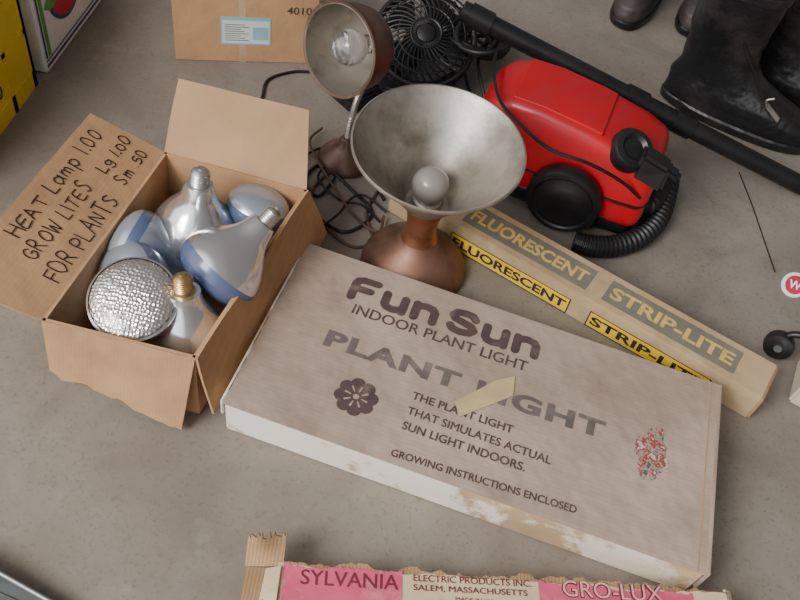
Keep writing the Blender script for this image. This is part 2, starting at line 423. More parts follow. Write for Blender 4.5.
part("printed_lettering", fb, affine(display("Fun Sun", fv.length, .051, .0066), fa_, fv.normalized(), V3((-fv.y, fv.x, 0)).normalized(), .0008), brownink, smooth=False, label="heavy rounded brown display lettering")
for args, kw in (((("INDOOR PLANT LIGHT", (351, 313), (526, 372), .019)), dict(bold=.008)), (("PLANT LIGHT", (322, 345), (603, 440), .031), dict(bold=.04, space=1.12)),
                 (("THE PLANT LIGHT", (411, 399), (512, 434), .0135), dict(bold=.018)), (("THAT SIMULATES ACTUAL", (406, 414), (550, 465), .0135), dict(bold=.012)),
                 (("SUN LIGHT INDOORS.", (401, 429), (524, 472), .0135), dict(bold=.018)), (("GROWING INSTRUCTIONS ENCLOSED", (390, 456), (576, 514), .0115), dict(bold=.018))):
    part("printed_lettering", fb, ground_text(*args, ZB, **kw), greyink if args[0] == "PLANT LIGHT" else brownink, smooth=False)
T = []
fc = P(356, 397, ZB)
for i in range(8):
    a = 2 * pi * i / 8 + .2
    T.append(affine(disc2(.021 * cos(a), .021 * sin(a), .0105, 20), fc, exu, eyu, .0008 + .00001 * i))
T.append(affine(disc2(0, 0, .019), fc, exu, eyu, .00095))
part("printed_emblem", fb, T, brownink, smooth=False, label="brown printed flower emblem")
G = [affine(disc2(0, 0, .0045, 14), fc, exu, eyu, .0013)]
for i in range(8):
    a = 2 * pi * i / 8 + .2 + pi / 8; ca, sa = cos(a), sin(a)
    G.append(affine(([(ca * .008 - sa * .0008, sa * .008 + ca * .0008), (ca * .008 + sa * .0008, sa * .008 - ca * .0008),
                      (ca * .018 + sa * .0016, sa * .018 - ca * .0016), (ca * .018 - sa * .0016, sa * .018 + ca * .0016)], [(0, 1, 2, 3)]), fc, exu, eyu, .0013))
part("emblem_cutouts", fb, G, greycard, smooth=False)
tp = [P(455, 402, ZB + .001), P(459, 417, ZB + .001), P(480, 409, ZB + .001), P(513, 396, ZB + .001), P(515, 376, ZB + .001), P(495, 381, ZB + .001), P(470, 394, ZB + .001)]
part("tape_piece", fb, poly([p_ + V3((0, 0, .0006)) for p_ in tp]), tape, smooth=False, label="yellowed torn tape piece")
cs = P(652, 453, ZB); sp = []
for i in range(34):
    a = 2 * pi * i / 34; rr = random.uniform(.72, 1.12)
    sp.append(cs + exu * .024 * rr * cos(a) - eyu * .004 * sin(a) + eyu * .050 * rr * sin(a) + V3((0, 0, .0007)))
part("sticker", fb, poly(sp), stick, smooth=False, label="scuffed torn red and grey sticker remnant")

# ------------------------------------------------------------------ strip light box
sb_dir = V3((.908, -.418, 0)).normalized(); sb_n = V3((-.418, -.908, 0)).normalized()
BR_ = P(778, 366, .06) - sb_n * .004; BR_.z = 0
SL, SW, SH = .690, .080, .058
sO = BR_ - sb_dir * SL + sb_n * SW
sb = thing("strip_light_box", "long narrow yellowed cardboard box with yellow printed side panels", "cardboard box", (BR_ - sb_dir * SL / 2 + sb_n * SW / 2))
part("box_body", sb, boxg(sO, sb_dir * SL, -sb_n * SW, (0, 0, SH)), oldcard, smooth=False, bevel=.0018)
Zt = V3((0, 0, SH))
def topq(s0, s1, t0, t1, off=.0005):
    O = sO + Zt + V3((0, 0, off)); return poly([O + sb_dir * s0 - sb_n * t0, O + sb_dir * s1 - sb_n * t0, O + sb_dir * s1 - sb_n * t1, O + sb_dir * s0 - sb_n * t1])
def sideq(s0, s1, z0, z1, off=.0005):
    O = sO + sb_n * off; up = V3((0, 0, 1)); return poly([O + sb_dir * s0 + up * z0, O + sb_dir * s1 + up * z0, O + sb_dir * s1 + up * z1, O + sb_dir * s0 + up * z1])
def s_of(px, py, z, t): return (P(px, py, z) - sO).dot(sb_dir)
a0, a1 = s_of(470, 218, SH, 0), s_of(585, 282, SH, 0)
b0, b1 = s_of(606, 300, SH, 0), s_of(728, 372, SH, 0)
c0, c1 = s_of(454, 236, .030, 0), s_of(566, 302, .030, 0)
d0, d1 = s_of(590, 319, .030, 0), s_of(706, 382, .030, 0)
for s, q0, q1 in (("FLUORESCENT", a0, a1), ("STRIP-LITE", b0, b1)):
    part("printed_panel", sb, topq(q0 - .008, q1 + .008, .014, .066), labelgrey, smooth=False, label="grey-tan printed panel")
    part("printed_lettering", sb, affine(text2(s, .03), sO + Zt + sb_dir * q0 - sb_n * .026, sb_dir * (q1 - q0), -sb_n * .028, .0010), yelink, smooth=False, label="yellow printed lettering")
for s, q0, q1 in (("FLUORESCENT", c0, c1), ("STRIP-LITE", d0, d1)):
    part("printed_panel", sb, sideq(q0 - .006, q1 + .006, .002, .038), labelyellow, smooth=False, label="bright yellow printed panel")
    tt = [sideq(q0 - .006, q1 + .006, .002, .004, .0008), sideq(q0 - .006, q1 + .006, .036, .038, .0008), sideq(q0 - .006, q0 - .004, .002, .038, .0008), sideq(q1 + .004, q1 + .006, .002, .038, .0008)]
    part("printed_lettering", sb, [affine(text2(s, .03), sO + sb_dir * q0 + V3((0, 0, .010)), sb_dir * (q1 - q0), V3((0, 0, .020)), .0010)] + tt, blackink, smooth=False, label="black printed lettering with border")
part("end_flap", sb, boxg(sO + sb_dir * SL + V3((0, 0, .004)), sb_dir * .003, -sb_n * SW * .97, (0, 0, SH - .006)), kraft, smooth=False, bevel=.001)

# ------------------------------------------------------------------ open carton
RZ = .14
FL_, FR_, BR2, BL_ = P(42, 320, RZ), P(195, 358, RZ), P(307, 190, RZ), P(165, 152, RZ)
mc = (FL_ + FR_ + BR2 + BL_) / 4
cb = thing("open_carton", "open brown cardboard carton with handwritten flap, full of light bulbs", "cardboard box", (mc.x, mc.y, 0))
def dn(p_, z=0.): return V3((p_.x, p_.y, z))
TH = .004
walls = []
rim = [FL_, FR_, BR2, BL_]
for i in range(4):
    a, c_ = rim[i], rim[(i + 1) % 4]
    walls.append(slab(dn(a), dn(c_), c_, a, TH, 10, 6))
walls.append(slab(dn(FL_, .004), dn(FR_, .004), dn(BR2, .004), dn(BL_, .004), .004, 2, 2))
part("carton_body", cb, walls, kraft, smooth=False)
flap_l = [FL_, BL_, V3((-.517, .964, .2)), V3((-.558, .606, .2))]
bend = lambda k: (lambda s, q: k * q * q + .0015 * sin(s * 9 + q * 4))
f1 = part("flap", cb, slab(flap_l[0], flap_l[1], flap_l[2], flap_l[3], .0035, 16, 8), kraft, smooth=False, label="flap with black marker handwriting")
fe = P(178, 78, .22); ff = P(309, 110, .22)
part("flap", cb, slab(BR2, BL_, fe, ff, .0035, 14, 8, warp=bend(.006)), kraft_in, label="upright back flap")
part("flap", cb, slab(FR_, BR2, V3((-.142, .968, .045)), V3((-.222, .60, .03)), .0035, 14, 8, warp=bend(.002)), kraft)
rg = lambda s: .05 * sin(s * 23) * s + random.uniform(-.02, .02)
part("flap", cb, slab(FR_, FL_, V3((-.444, .590, .062)), V3((-.260, .572, .012)), .0035, 22, 8, warp=lambda s, q: -.004 * q + .002 * sin(s * 8), rag=rg), kraft, label="torn front flap")
hx = (BL_ - FL_); hl = hx.length; hxu = hx.normalized(); hv = ((flap_l[2] - BL_) + (flap_l[3] - FL_)) / 2; hvl = hv.length; hvu = hv.normalized()
def hw(s, s0, s1, t0, h):
    O = FL_ + hxu * (hl * s0) + hvu * (hvl * t0)
    part("handwriting", f1, affine(hand(s, h, hl * (s1 - s0)), O, hxu, hvu, .0012), marker, smooth=False, label="black marker handwriting")
hw("HEAT Lamp 1.00", .285, .93, .72, .021)
hw("GROW LITES", .22, .66, .42, .023)
hw("FOR PLANTS", .17, .65, .10, .025)
hw("Lg 1.00", .74, .97, .42, .018)
hw("Sm .50", .73, .95, .14, .018)

# bulbs
def bulb(tip, face, kind, label, sc=1., base=chrome, body=silverb, lens=blueface, rimm=blueface):
    tip, face = V3(tip), V3(face); ax = (tip - face).normalized()
    Ltot = (.158 if kind == 'R' else .136) * sc
    O = tip - ax * Ltot
    Mx = frame(ax, O) @ Matrix.Scale(sc, 4)
    rt = thing("light_bulb", label, "light bulb", O, group="spot and flood bulbs in the carton")
    if kind == 'R':
        part("lens", rt, lathe([(0, 0), (.02, .0012), (.036, .0045), (.050, .011), (.058, .0185), (.0615, .025)], Mx), lens, angle=60)
        part("lens_rim", rt, lathe([(.0615, .025), (.0632, .031), (.0638, .037), (.0632, .043)], Mx), rimm, angle=60, label="blue frosted rim")
        part("reflector", rt, lathe([(.0632, .043), (.0620, .049), (.0585, .058), (.0525, .069), (.044, .081), (.0350, .092), (.0280, .102), (.0240, .112), (.0215, .122), (.0185, .129), (.0, .130)], Mx), body, angle=60)
        b0_ = .127
    else:
        part("lens", rt, lathe([(0, -.004), (.02, -.0032), (.04, -.0005), (.054, .004), (.0575, .008)], Mx), lens, angle=60)
        part("reflector", rt, lathe([(.0575, .006), (.0605, .008), (.0605, .014), (.0585, .018), (.056, .032), (.050, .048), (.041, .064), (.032, .078), (.026, .090), (.0235, .100), (.0225, .106), (0, .107)], Mx), body, angle=50)
        b0_ = .105
    pr = [(.0165 if kind != 'R' else .0155, b0_ - .004), (.0165 if kind != 'R' else .0155, b0_ + .002)]
    for k in range(6):
        z = b0_ + .003 + k * .0034; pr += [(.0122, z), (.0133, z + .0011), (.0133, z + .0019), (.0122, z + .003)]
    pr += [(.0118, b0_ + .0245), (.009, b0_ + .027), (.005, b0_ + .0285), (.0045, b0_ + .0305), (0, b0_ + .031)]
    part("screw_base", rt, lathe(pr, Mx, 28), base, angle=30)
    return rt
bulb((-.318, .880, .218), (-.334, .866, .05), 'R', "large silver reflector bulb standing upright with screw base up", sc=1.06)
bulb((-.196, .845, .205), (-.276, .757, .115), 'R', "silver reflector bulb with blue rim leaning, screw base up")
bulb((-.300, .800, .060), (-.398, .806, .100), 'R', "pale reflector bulb with blue rim lying at carton wall", body=palebl, lens=palebl, sc=.92)
bulb((-.318, .800, .030), (-.396, .728, .116), 'R', "pale bulb with blue frosted rim tilted against carton wall", body=palebl, lens=palebl, sc=.95)
bulb((-.352, .72, .035), (-.349, .668, .168), 'PAR', "spotlight bulb with stippled clear lens facing up", lens=facet)
bulb((-.290, .705, .190), (-.280, .682, .055), 'PAR', "mirrored spotlight bulb with brass screw base pointing up", base=brass, lens=facet)
bulb((-.262, .895, .03), (-.240, .930, .15), 'R', "pale faced reflector bulb with blue rim behind the others", sc=.78, lens=palebl, body=blueface)

# ------------------------------------------------------------------ trumpet lamp
LC = V3((.009, .977, 0))
tl = thing("trumpet_lamp", "tarnished copper lamp with wide upturned aluminium bowl on domed base", "lamp", LC)
F0 = frame((0, 0, 1), LC)
part("base", tl, lathe([(0, 0), (.088, 0), (.090, .003), (.0895, .008), (.087, .016), (.081, .026), (.071, .037), (.058, .048), (.045, .058), (.036, .067), (.031, .075)], F0, 64), dullcop, label="dull brown flared base")
part("stem", tl, lathe([(.031, .074), (.027, .085), (.025, .100), (.0255, .115), (.028, .130), (.033, .143), (.037, .150), (.036, .153), (0, .153)], F0, 64), copper, label="copper waist")
BM = frame((.0, -.09, 1), LC + V3((0, .0, .153)))
bp_ = [(.036, 0), (.040, .004), (.052, .022), (.068, .045), (.086, .070), (.104, .094), (.122, .118), (.1265, .123)]
bowl = part("bowl", tl, lathe([(0, -.001)] + [(r_, z_) for r_, z_ in bp_] + [(.1275, .1245), (.1265, .1260), (.1245, .1245)] + [(r_ - .0022, z_ + .0012) for r_, z_ in bp_[::-1][1:]] + [(0, .004)], BM, 80), alu, label="stained spun aluminium reflector bowl")
part("rim_band", bowl, lathe([(.1255, .1215), (.1282, .1225), (.1282, .1260), (.1255, .1270)], BM, 80), alu)
part("socket", tl, lathe([(.026, .002), (.024, .010), (.018, .014), (0, .014)], BM, 32), alu)
part("bulb", tl, lathe([(.014, .008), (.018, .013), (.024, .021), (.0280, .031), (.0290, .040), (.027, .051), (.020, .060), (.010, .065), (0, .066)], BM, 40), frost, label="greyish frosted light bulb", angle=80)

# ------------------------------------------------------------------ desk lamp
DL = V3((-.1555, 1.205, 0))
dl = thing("desk_lamp", "small old gooseneck desk lamp with brown shade and clear bulb", "lamp", DL)
FD = frame((0, 0, 1), DL)
part("base", dl, lathe([(0, 0), (.050, 0), (.052, .003), (.051, .008), (.046, .015), (.036, .024), (.024, .033), (.016, .040), (.013, .052), (.010, .055), (0, .056)], FD, 48), brownm)
nd = V3((-.50, -.78, .24)).normalized(); rc = P(339, 50, .25)
apex = rc - nd * .100
SMx = frame(nd, apex)
sh_o = [(0, 0), (.016, .001), (.034, .007), (.051, .019), (.064, .036), (.071, .057), (.074, .080), (.0750, .100)]
part("shade", dl, lathe(sh_o + [(.0785, .1005), (.0785, .1025), (.0725, .1010)], SMx, 64), brownm, label="brown metal shade")
part("shade_lining", dl, lathe([(r_ * .965, z_ + .0022) for r_, z_ in sh_o[1:]] + [(.0735, .1010)], SMx, 64), alulin, label="dull stained lining")
part("shade_cap", dl, lathe([(.018, .004), (.018, -.012), (.012, -.018), (0, -.018)], SMx, 32), brownm)
part("socket", dl, lathe([(.016, .003), (.016, .028), (0, .028)], SMx, 32), brownm)
bpf = [(.012, .030), (.014, .038), (.023, .052), (.029, .065), (.030, .074), (.026, .087), (.015, .096), (0, .099)]
part("bulb", dl, [lathe(bpf, SMx, 40), lathe([(max(0, r_ - .0010), z_ - (.001 if r_ < .02 else 0)) for r_, z_ in bpf], SMx, 40)], clear, label="clear glass bulb", angle=80)
part("bulb_base", dl, lathe([(.0135, .024), (.0135, .034), (.012, .036), (.004, .037), (.003, .056), (0, .057)], SMx, 20), chrome)
gn = [DL + V3((0, 0, .05)), DL + V3((.002, .008, .09)), DL + V3((.012, .035, .14)), apex - nd * .045 + V3((0, 0, -.03)), apex - nd * .014]
part("gooseneck", dl, tube(gn, .0065, 12, 20, rf=lambda k, n: .0065 if k % 2 else .0056), chrome, label="ribbed metal gooseneck")

# ------------------------------------------------------------------ fan
FC = P(425, 38, .12); fn = V3((.05, -.55, .82)).normalized()
fan = thing("desk_fan", "small round black plastic fan with spiral grille", "fan", (FC.x, FC.y, 0))
FM = frame(fn, FC)
def loc(x, y, z): return FM @ V3((x, y, z))
def ringp(r, z, n=48): return [loc(r * cos(2 * pi * i / n), r * sin(2 * pi * i / n), z) for i in range(n + 1)]
g = [tube(ringp(r_, z_), q_, 8, smooth=False, cap=False) for r_, z_, q_ in ((.098, 0, .006), (.099, -.025, .004), (.078, .016, .0018), (.055, .022, .0018), (.030, .025, .003))]
for i in range(36):
    a = 2 * pi * i / 36
    g.append(tube([loc(r_ * cos(a + w_), r_ * sin(a + w_), z_) for r_, w_, z_ in ((.020, 0, .025), (.055, .35, .022), (.078, .55, .015), (.097, .7, .002))], .0022, 6, 4))
    g.append(tube([loc(.098 * cos(a), .098 * sin(a), 0), loc(.099 * cos(a), .099 * sin(a), -.028), loc(.07 * cos(a), .07 * sin(a), -.055)], .0016, 6, 3))
part("grille", fan, g, blackp)
part("hub_cap", fan, lathe([(0, .029), (.012, .028), (.018, .026), (.020, .022), (0, .020)], FM), blackp)
part("motor_housing", fan, lathe([(0, -.02), (.030, -.022), (.042, -.035), (.042, -.065), (.030, -.08), (0, -.082)], FM), blackp)
for k in range(5):
    a = 2 * pi * k / 5; vs = []
    for r_ in (.022, .05, .075, .088):
        w = .25 + .35 * (r_ / .088)
        for q in (-1, 0, 1): vs.append(loc(r_ * cos(a + w * q), r_ * sin(a + w * q), -.006 + .010 * q))
    part("blade", fan, (vs, [(i * 3 + j, i * 3 + j + 1, i * 3 + j + 4, i * 3 + j + 3) for i in range(3) for j in range(2)]), blackp)
ft = FC - fn * .045
part("stand_arm", fan, tube([ft + V3((-.045, 0, 0)), V3((ft.x - .05, ft.y - .01, .05)), V3((FC.x - .04, FC.y + .0, .012))], .009, 10), blackp)
part("stand_arm", fan, tube([ft + V3((.045, 0, 0)), V3((ft.x + .05, ft.y - .01, .05)), V3((FC.x + .04, FC.y + .0, .012))], .009, 10), blackp)
part("foot", fan, hexa([(FC.x - .08, FC.y - .05, 0), (FC.x + .08, FC.y - .05, 0), (FC.x + .08, FC.y + .08, 0), (FC.x - .08, FC.y + .08, 0)],
                       [(FC.x - .07, FC.y - .04, .014), (FC.x + .07, FC.y - .04, .014), (FC.x + .07, FC.y + .07, .018), (FC.x - .07, FC.y + .07, .018)]), blackp, bevel=.004)
q = [P(326, 94), P(352, 117), P(384, 100), P(352, 76)]
nzz = thing("vacuum_floor_tool", "small black plastic vacuum nozzle lying beside the desk lamp", "vacuum nozzle", (sum(q, V3()) / 4))
part("nozzle_body", nzz, hexa(q, [p_.lerp(sum(q, V3()) / 4, .15) + V3((0, 0, .028)) for p_ in q]), blackp, bevel=.005)
qc = sum(q, V3()) / 4
part("nozzle_neck", nzz, tube([qc + V3((0, 0, .025)), qc + V3((.02, .03, .045)), qc + V3((.05, .06, .06))], .013, 16), blackp)

# ------------------------------------------------------------------ vacuum
vx = V3((.975, -.22, 0)).normalized(); vy = V3((.22, .975, 0)).normalized(); v0 = V3((.070, 1.297, 0))
vac = thing("canister_vacuum", "red canister vacuum cleaner with black wheels and corrugated hose", "vacuum cleaner", v0 + vx * .165)
def W(x, y, z): return v0 + vx * x + vy * y + V3((0, 0, z))
def sec(x, hw_, zb, zt, n=60, e=.24, tp_=.0):
    o = []
    for i in range(n):
        a = 2 * pi * i / n; ca, sa = cos(a), sin(a)
        zz = math.copysign(abs(sa) ** e, sa)
        o.append(W(x, hw_ * (1 - tp_ * (zz + 1) / 2) * math.copysign(abs(ca) ** e, ca), (zb + zt) / 2 + (zt - zb) / 2 * zz))
    return o
def loft(secs):
    n = len(secs[0]); vs = [p_ for s in secs for p_ in s]; fs = []
    for k in range(len(secs) - 1):
        for i in range(n):
            j = (i + 1) % n; fs.append((k * n + i, k * n + j, (k + 1) * n + j, (k + 1) * n + i))
    fs.append(tuple(range(n))[::-1]); fs.append(tuple(range((len(secs) - 1) * n, len(secs) * n)))
    return vs, fs
body_st = ((.000, .060, .056, .116), (.004, .076, .046, .145), (.012, .088, .041, .168), (.032, .098, .04, .190), (.07, .102, .04, .204),
     (.12, .102, .04, .205), (.20, .102, .04, .196), (.29, .102, .04, .178), (.325, .099, .041, .164), (.336, .093, .045, .154), (.342, .080, .054, .138))
part("body", vac, loft([sec(*s, e=.22, tp_=.24) for s in body_st]), red, angle=40, label="scuffed deep red plastic shell")
panel_st = ((.060, .060, .190, .2035), (.064, .064, .190, .2070), (.12, .065, .190, .2080), (.20, .065, .184, .1993), (.225, .064, .182, .195), (.229, .060, .178, .190))
part("top_panel", vac, loft([sec(*s, e=.16) for s in panel_st]), red, angle=30)
part("chassis", vac, loft([sec(x_, w_, .018, .060, 36, .3) for x_, w_ in ((.005, .05), (.02, .084), (.06, .098), (.17, .101), (.27, .100), (.32, .094), (.337, .07))]), blackp, angle=60)
part("seam_band", vac, loft([sec(x_, w_, .090, .0935, 60, .22) for x_, w_ in ((-.001, .068), (.004, .075), (.013, .0865), (.034, .0955), (.08, .0985), (.17, .0985), (.29, .0980), (.326, .0950), (.344, .076))]), blackp, angle=60)
for sgn, xx in ((-1, .205), (1, .205)):
    WM = frame(vy * sgn, W(xx, sgn * .092, .068))
    part("wheel", vac, lathe([(.0, 0), (.065, 0), (.068, .004), (.068, .022), (.064, .028), (.056, .030), (.053, .027), (.050, .027), (.038, .034), (.020, .038), (0, .039)], WM, 56), blackp, label="large black domed wheel")
part("caster", vac, lathe([(0, -.008), (.016, -.008), (.018, 0), (.016, .008), (0, .008)], frame(vy, W(.05, 0, .018)), 24), blackp)
PM = frame((vx * .30 + V3((0, 0, .85)) - vy * .35), W(.275, -.050, .162))
part("hose_port", vac, lathe([(.0, 0), (.036, 0), (.038, .006), (.038, .024), (.034, .030), (.024, .032), (.018, .026), (0, .026)], PM, 40), blackp, label="compact round black port")
part("latch_block", vac, hexa([W(.295, -.092, .150), W(.352, -.096, .140), W(.356, -.040, .140), W(.295, -.036, .150)], [W(.300, -.086, .196), W(.352, -.086, .184), W(.354, -.050, .184), W(.300, -.044, .196)]), blackp, bevel=.006, label="chunky black latch block")
part("handle", vac, hexa([W(.336, -.080, .168), W(.374, -.082, .160), W(.376, -.058, .160), W(.336, -.056, .168)], [W(.338, -.078, .186), W(.370, -.080, .178), W(.372, -.060, .178), W(.338, -.058, .186)]), blackp, bevel=.006, label="short flat black grip")
hp = [W(.325, -.02, .050), W(.352, -.01, .045), P(668, 178, .026), P(665, 200, .0205), P(656, 222, .0205), P(638, 238, .0205), P(614, 246, .0205), P(592, 246, .0205), P(574, 240, .0205)]
part("hose", vac, tube(hp, .02, 14, 22, rf=lambda k, n: .0205 if (k // 2) % 2 else .0170), hosem, label="corrugated black hose", angle=25)
# wand
w0, w1 = P(462, 10, .215), P(802, 186, .022)
wd = thing("vacuum_wand", "long straight black vacuum tube leaning over the red vacuum", "vacuum tube", V3((w1.x, w1.y, 0)))
w2 = w1 + (w1 - w0) * .15; w2.z = .022
part("tube", wd, tube([w0, w1, w2], .0185, 20, smooth=False), blackp)
dirw = (w1 - w0).normalized()
for k in (.02, .46, .60):
    pp = w0 + (w1 - w0) * k
    part("collar", wd, tube([pp, pp + dirw * .045], .0225, 20, smooth=False), blackp)

# cable coil behind the fan
coil = []
for k in range(14):
    c_ = P(480, 36, .02 + .010 * k); rr = .058 + random.uniform(-.018, .012)
    ph = random.uniform(0, 6); coil += [c_ + V3((rr * cos(ph + a * pi / 4) + .01 * sin(k), rr * 1.2 * sin(ph + a * pi / 4), .006 * sin(a * 2 + k))) for a in range(8)]
part("cable_coil", None, tube(coil, .0042, 8, 5), hosem, top=("tangled coil of black power cable beside the fan", "cable"))

# ------------------------------------------------------------------ cords
def cord(pts, r, lab, z=.0035, name="power_cord", mt_=hosem):
    pp = [P(p_[0], p_[1], p_[2] if len(p_) > 2 else z) for p_ in pts]
    part(name, None, tube(pp, r, 8, 8), mt_, top=(lab, "cord"))
cord([(335, 178), (318, 196), (305, 180), (322, 165), (352, 190), (372, 214), (345, 232), (312, 214)], .003, "thin dark cord looping round the desk lamp base")
cord([(262, 98), (268, 80), (292, 72), (314, 72)], .003, "short black cord on the concrete behind the carton")
cord([(378, 190), (366, 214), (372, 240), (350, 246), (318, 218), (312, 190), (332, 170)], .0028, "brown lamp cord lying between the lamps", mt_=brownm)
cord([(374, 85), (392, 92), (386, 110), (360, 150), (372, 178), (384, 200)], .003, "black cord running between desk lamp and fan")
cord([(300, 158), (322, 148), (330, 160), (318, 178), (340, 200), (362, 205), (380, 222)], .0022, "thin cord trailing from the desk lamp base", z=.007)
cord([(308, 200), (300, 214), (318, 226), (338, 214), (352, 198), (366, 196), (386, 212)], .0022, "thin cord tangled with the others by the copper lamp", z=.010)
cord([(368, 112), (376, 130), (368, 160), (380, 186)], .0025, "thin dark cord hanging between the two lamps", z=.006)
cord([(322, 128), (310, 140), (316, 158), (336, 190), (356, 218), (378, 232), (384, 216)], .0024, "brown twisted cord crossing the tangle by the lamps", z=.013, mt_=brownm)
cord([(462, 60, .01), (470, 92, .02), (484, 100, .05), (478, 60, .08), (492, 34, .05), (505, 30, .02)], .0035, "black cable hanging from the tangle by the vacuum")
cord([(512, 26, .01), (500, 44, .12), (494, 66, .19), (500, 100, .212), (524, 128, .212), (552, 150, .208), (590, 164, .200), (622, 182, .150), (640, 198, .110)], .003, "black power cord draped over the red vacuum")
cord([(739, 172), (752, 205), (764, 240), (775, 272)], .0010, "thin dark crack line on the concrete floor", z=.0012)  # stands for a crack in the concrete, drawn as a hair-thin dark tube

# ------------------------------------------------------------------ boots
def boot(heel, toe, hgt, mat, label, zip_=False, sc=1.):
    heel, toe = V3(heel), V3(toe); fx = (toe - heel).normalized(); fy = V3((-fx.y, fx.x, 0)); Ls = (toe - heel).length / .305
    rt = thing("rubber_boot", label, "boot", (heel + toe) / 2, group="rubber boots on the floor")
    def ring(z, x0, x1, w, n=40):
        xc, a = (x0 + x1) / 2, (x1 - x0) / 2; o = []
        for i in range(n):
            t = 2 * pi * i / n; ca, sa = cos(t), sin(t)
            ww = w * (1 + .12 * ca if a > .1 else 1)
            wr = 1 + (.022 * sin(z * 110 + 2.5 * sin(t) * 2) + .01 * sin(z * 60 + 3 * t)) * (1 if .06 < z < .2 else .3)
            o.append(heel + (fx * (xc + a * wr * math.copysign(abs(ca) ** .85, ca)) + fy * (ww * wr * math.copysign(abs(sa) ** .8, sa))) * Ls + V3((0, 0, z)))
        return o
    ks = [(.012, .0, .303, .048), (.03, -.004, .305, .050), (.05, -.004, .298, .048), (.066, -.002, .275, .045), (.080, .0, .235, .042), (.095, .002, .195, .040),
          (.112, .003, .165, .040), (.135, .002, .147, .043), (.17, -.002, .140, .048), (.21, -.008, .140, .054), (.25, -.012, .142, .058), (hgt, -.015, .144, .060)]
    ks = [k_ for k_ in ks if k_[0] <= hgt + 1e-6]; pr = []
    for k0, k1 in zip(ks, ks[1:]):
        for j in range(4): pr.append(tuple(a_ + (b__ - a_) * j / 4 for a_, b__ in zip(k0, k1)))
    pr.append(ks[-1])
    inn = [(hgt + .002, -.013, .142, .058), (hgt - .005, -.010, .139, .055), (hgt * .66, -.003, .135, .049), (.1, .01, .13, .035)]
    part("boot_upper", rt, loft([ring(*p_) for p_ in pr + inn]), mat, angle=60)
    part("sole", rt, loft([ring(z_, a_, b__, w_) for z_, a_, b__, w_ in ((0, .002, .303, .050), (.004, -.005, .309, .053), (.018, -.006, .310, .054), (.022, -.002, .306, .051))]), blackr, angle=40)
    part("top_trim", rt, loft([ring(z_, a_, b__, w_) for z_, a_, b__, w_ in ((hgt - .020, -.016, .145, .060), (hgt - .018, -.018, .147, .062), (hgt - .002, -.018, .147, .063), (hgt, -.016, .145, .061))]), blackr, angle=40)
    if zip_:
        zb = heel + (fx * .192 - fy * .050) * Ls + V3((0, 0, .088))
        part("zip_pull", rt, boxg(zb, fx * .034 - V3((0, 0, .018)) - fy * .006, fy * .004, (0, 0, .010)), chrome, label="silver zip pull")
        part("zip_ring", rt, tube([zb + V3((0, -.002, .004)), zb + V3((-.008, -.005, .020)), zb + V3((.004, -.006, .028))], .0026, 8), chrome)
        zl = [heel + (fx * (.10 + .02 * k) - fy * (.052 + .001 * (k % 2))) * Ls + V3((0, 0, .20 - .024 * k)) for k in range(5)]
        part("zip_line", rt, tube(zl, .0022, 8, 6), blackp)
    return rt
boot(P(662, 92), P(806, 150), .30, blackr, "black rubber boot with zip pull standing on concrete", True)
boot(P(662, 92) + V3((.135, .115, 0)), P(662, 92) + V3((.425, .02, 0)), .30, blackr, "black rubber boot standing behind its mate")
boot((.47, 2.12, 0), (.375, 1.86, 0), .21, boot2, "dusty dark brown boot with rounded toe near the black boots")
boot((.62, 2.13, 0), (.535, 1.885, 0), .21, boot2, "dusty dark brown boot beside its mate behind the black boots")

# ------------------------------------------------------------------ rear carton
q0, q1 = P(176, 60), P(316, 64); qd = (q1 - q0).normalized(); qn = V3((-qd.y, qd.x, 0)); qw = (q1 - q0).length
rb = thing("closed_carton", "closed brown cardboard carton with blue and white shipping label", "cardboard box", (q0 + q1) / 2 + qn * .1)
part("carton_body", rb, boxg(q0, qd * qw, qn * .20, (0, 0, .20)), kraft, smooth=False, bevel=.002)
def onf(px, py):
    d = P(px, py, 0) - V3((0, 0, CH)); t = (q0 - V3((0, 0, CH))).dot(qn) / d.dot(qn); pt = V3((0, 0, CH)) + d * t
    return (pt - q0).dot(qd), pt.z
def fq(x0, z0, x1, z1, off): O = q0 - qn * off; u = V3((0, 0, 1)); return poly([O + qd * x0 + u * z0, O + qd * x1 + u * z0, O + qd * x1 + u * z1, O + qd * x0 + u * z1])
lx0, lz0 = onf(221, 44); lx1, lz1 = onf(271, 18)
part("shipping_label", rb, fq(lx0, lz0, lx1, lz1, .0006), whitel, smooth=False, label="pale paper label")
dx_, dz_ = lx1 - lx0, lz1 - lz0
for r_ in ((0, .88, 1, 1), (0, 0, 1, .06), (.64, .2, .95, .65), (0, .06, .03, .88), (.97, .06, 1, .88)):
    part("label_print", rb, fq(lx0 + dx_ * r_[0], lz0 + dz_ * r_[1], lx0 + dx_ * r_[2], lz0 + dz_ * r_[3], .001), bluel, smooth=False, label="blue-green label printing")
for k in range(8):
    part("printed_line", rb, fq(lx0 + dx_ * .08, lz0 + dz_ * (.16 + .08 * k), lx0 + dx_ * (.56 - .08 * (k % 3)), lz0 + dz_ * (.18 + .08 * k), .0012), darkink, smooth=False)
nx0, nz0 = onf(287, 14); nx1, nz1 = onf(312, 6)
part("printed_lettering", rb, affine(text2("4010", .0), q0 + qd * nx0 + V3((0, 0, nz0)), qd * (nx1 - nx0), V3((0, 0, .016)), .0012), darkink, smooth=False)
part("tape_strip", rb, fq(.126, .0, .140, .20, .0004), oldcard, smooth=False)

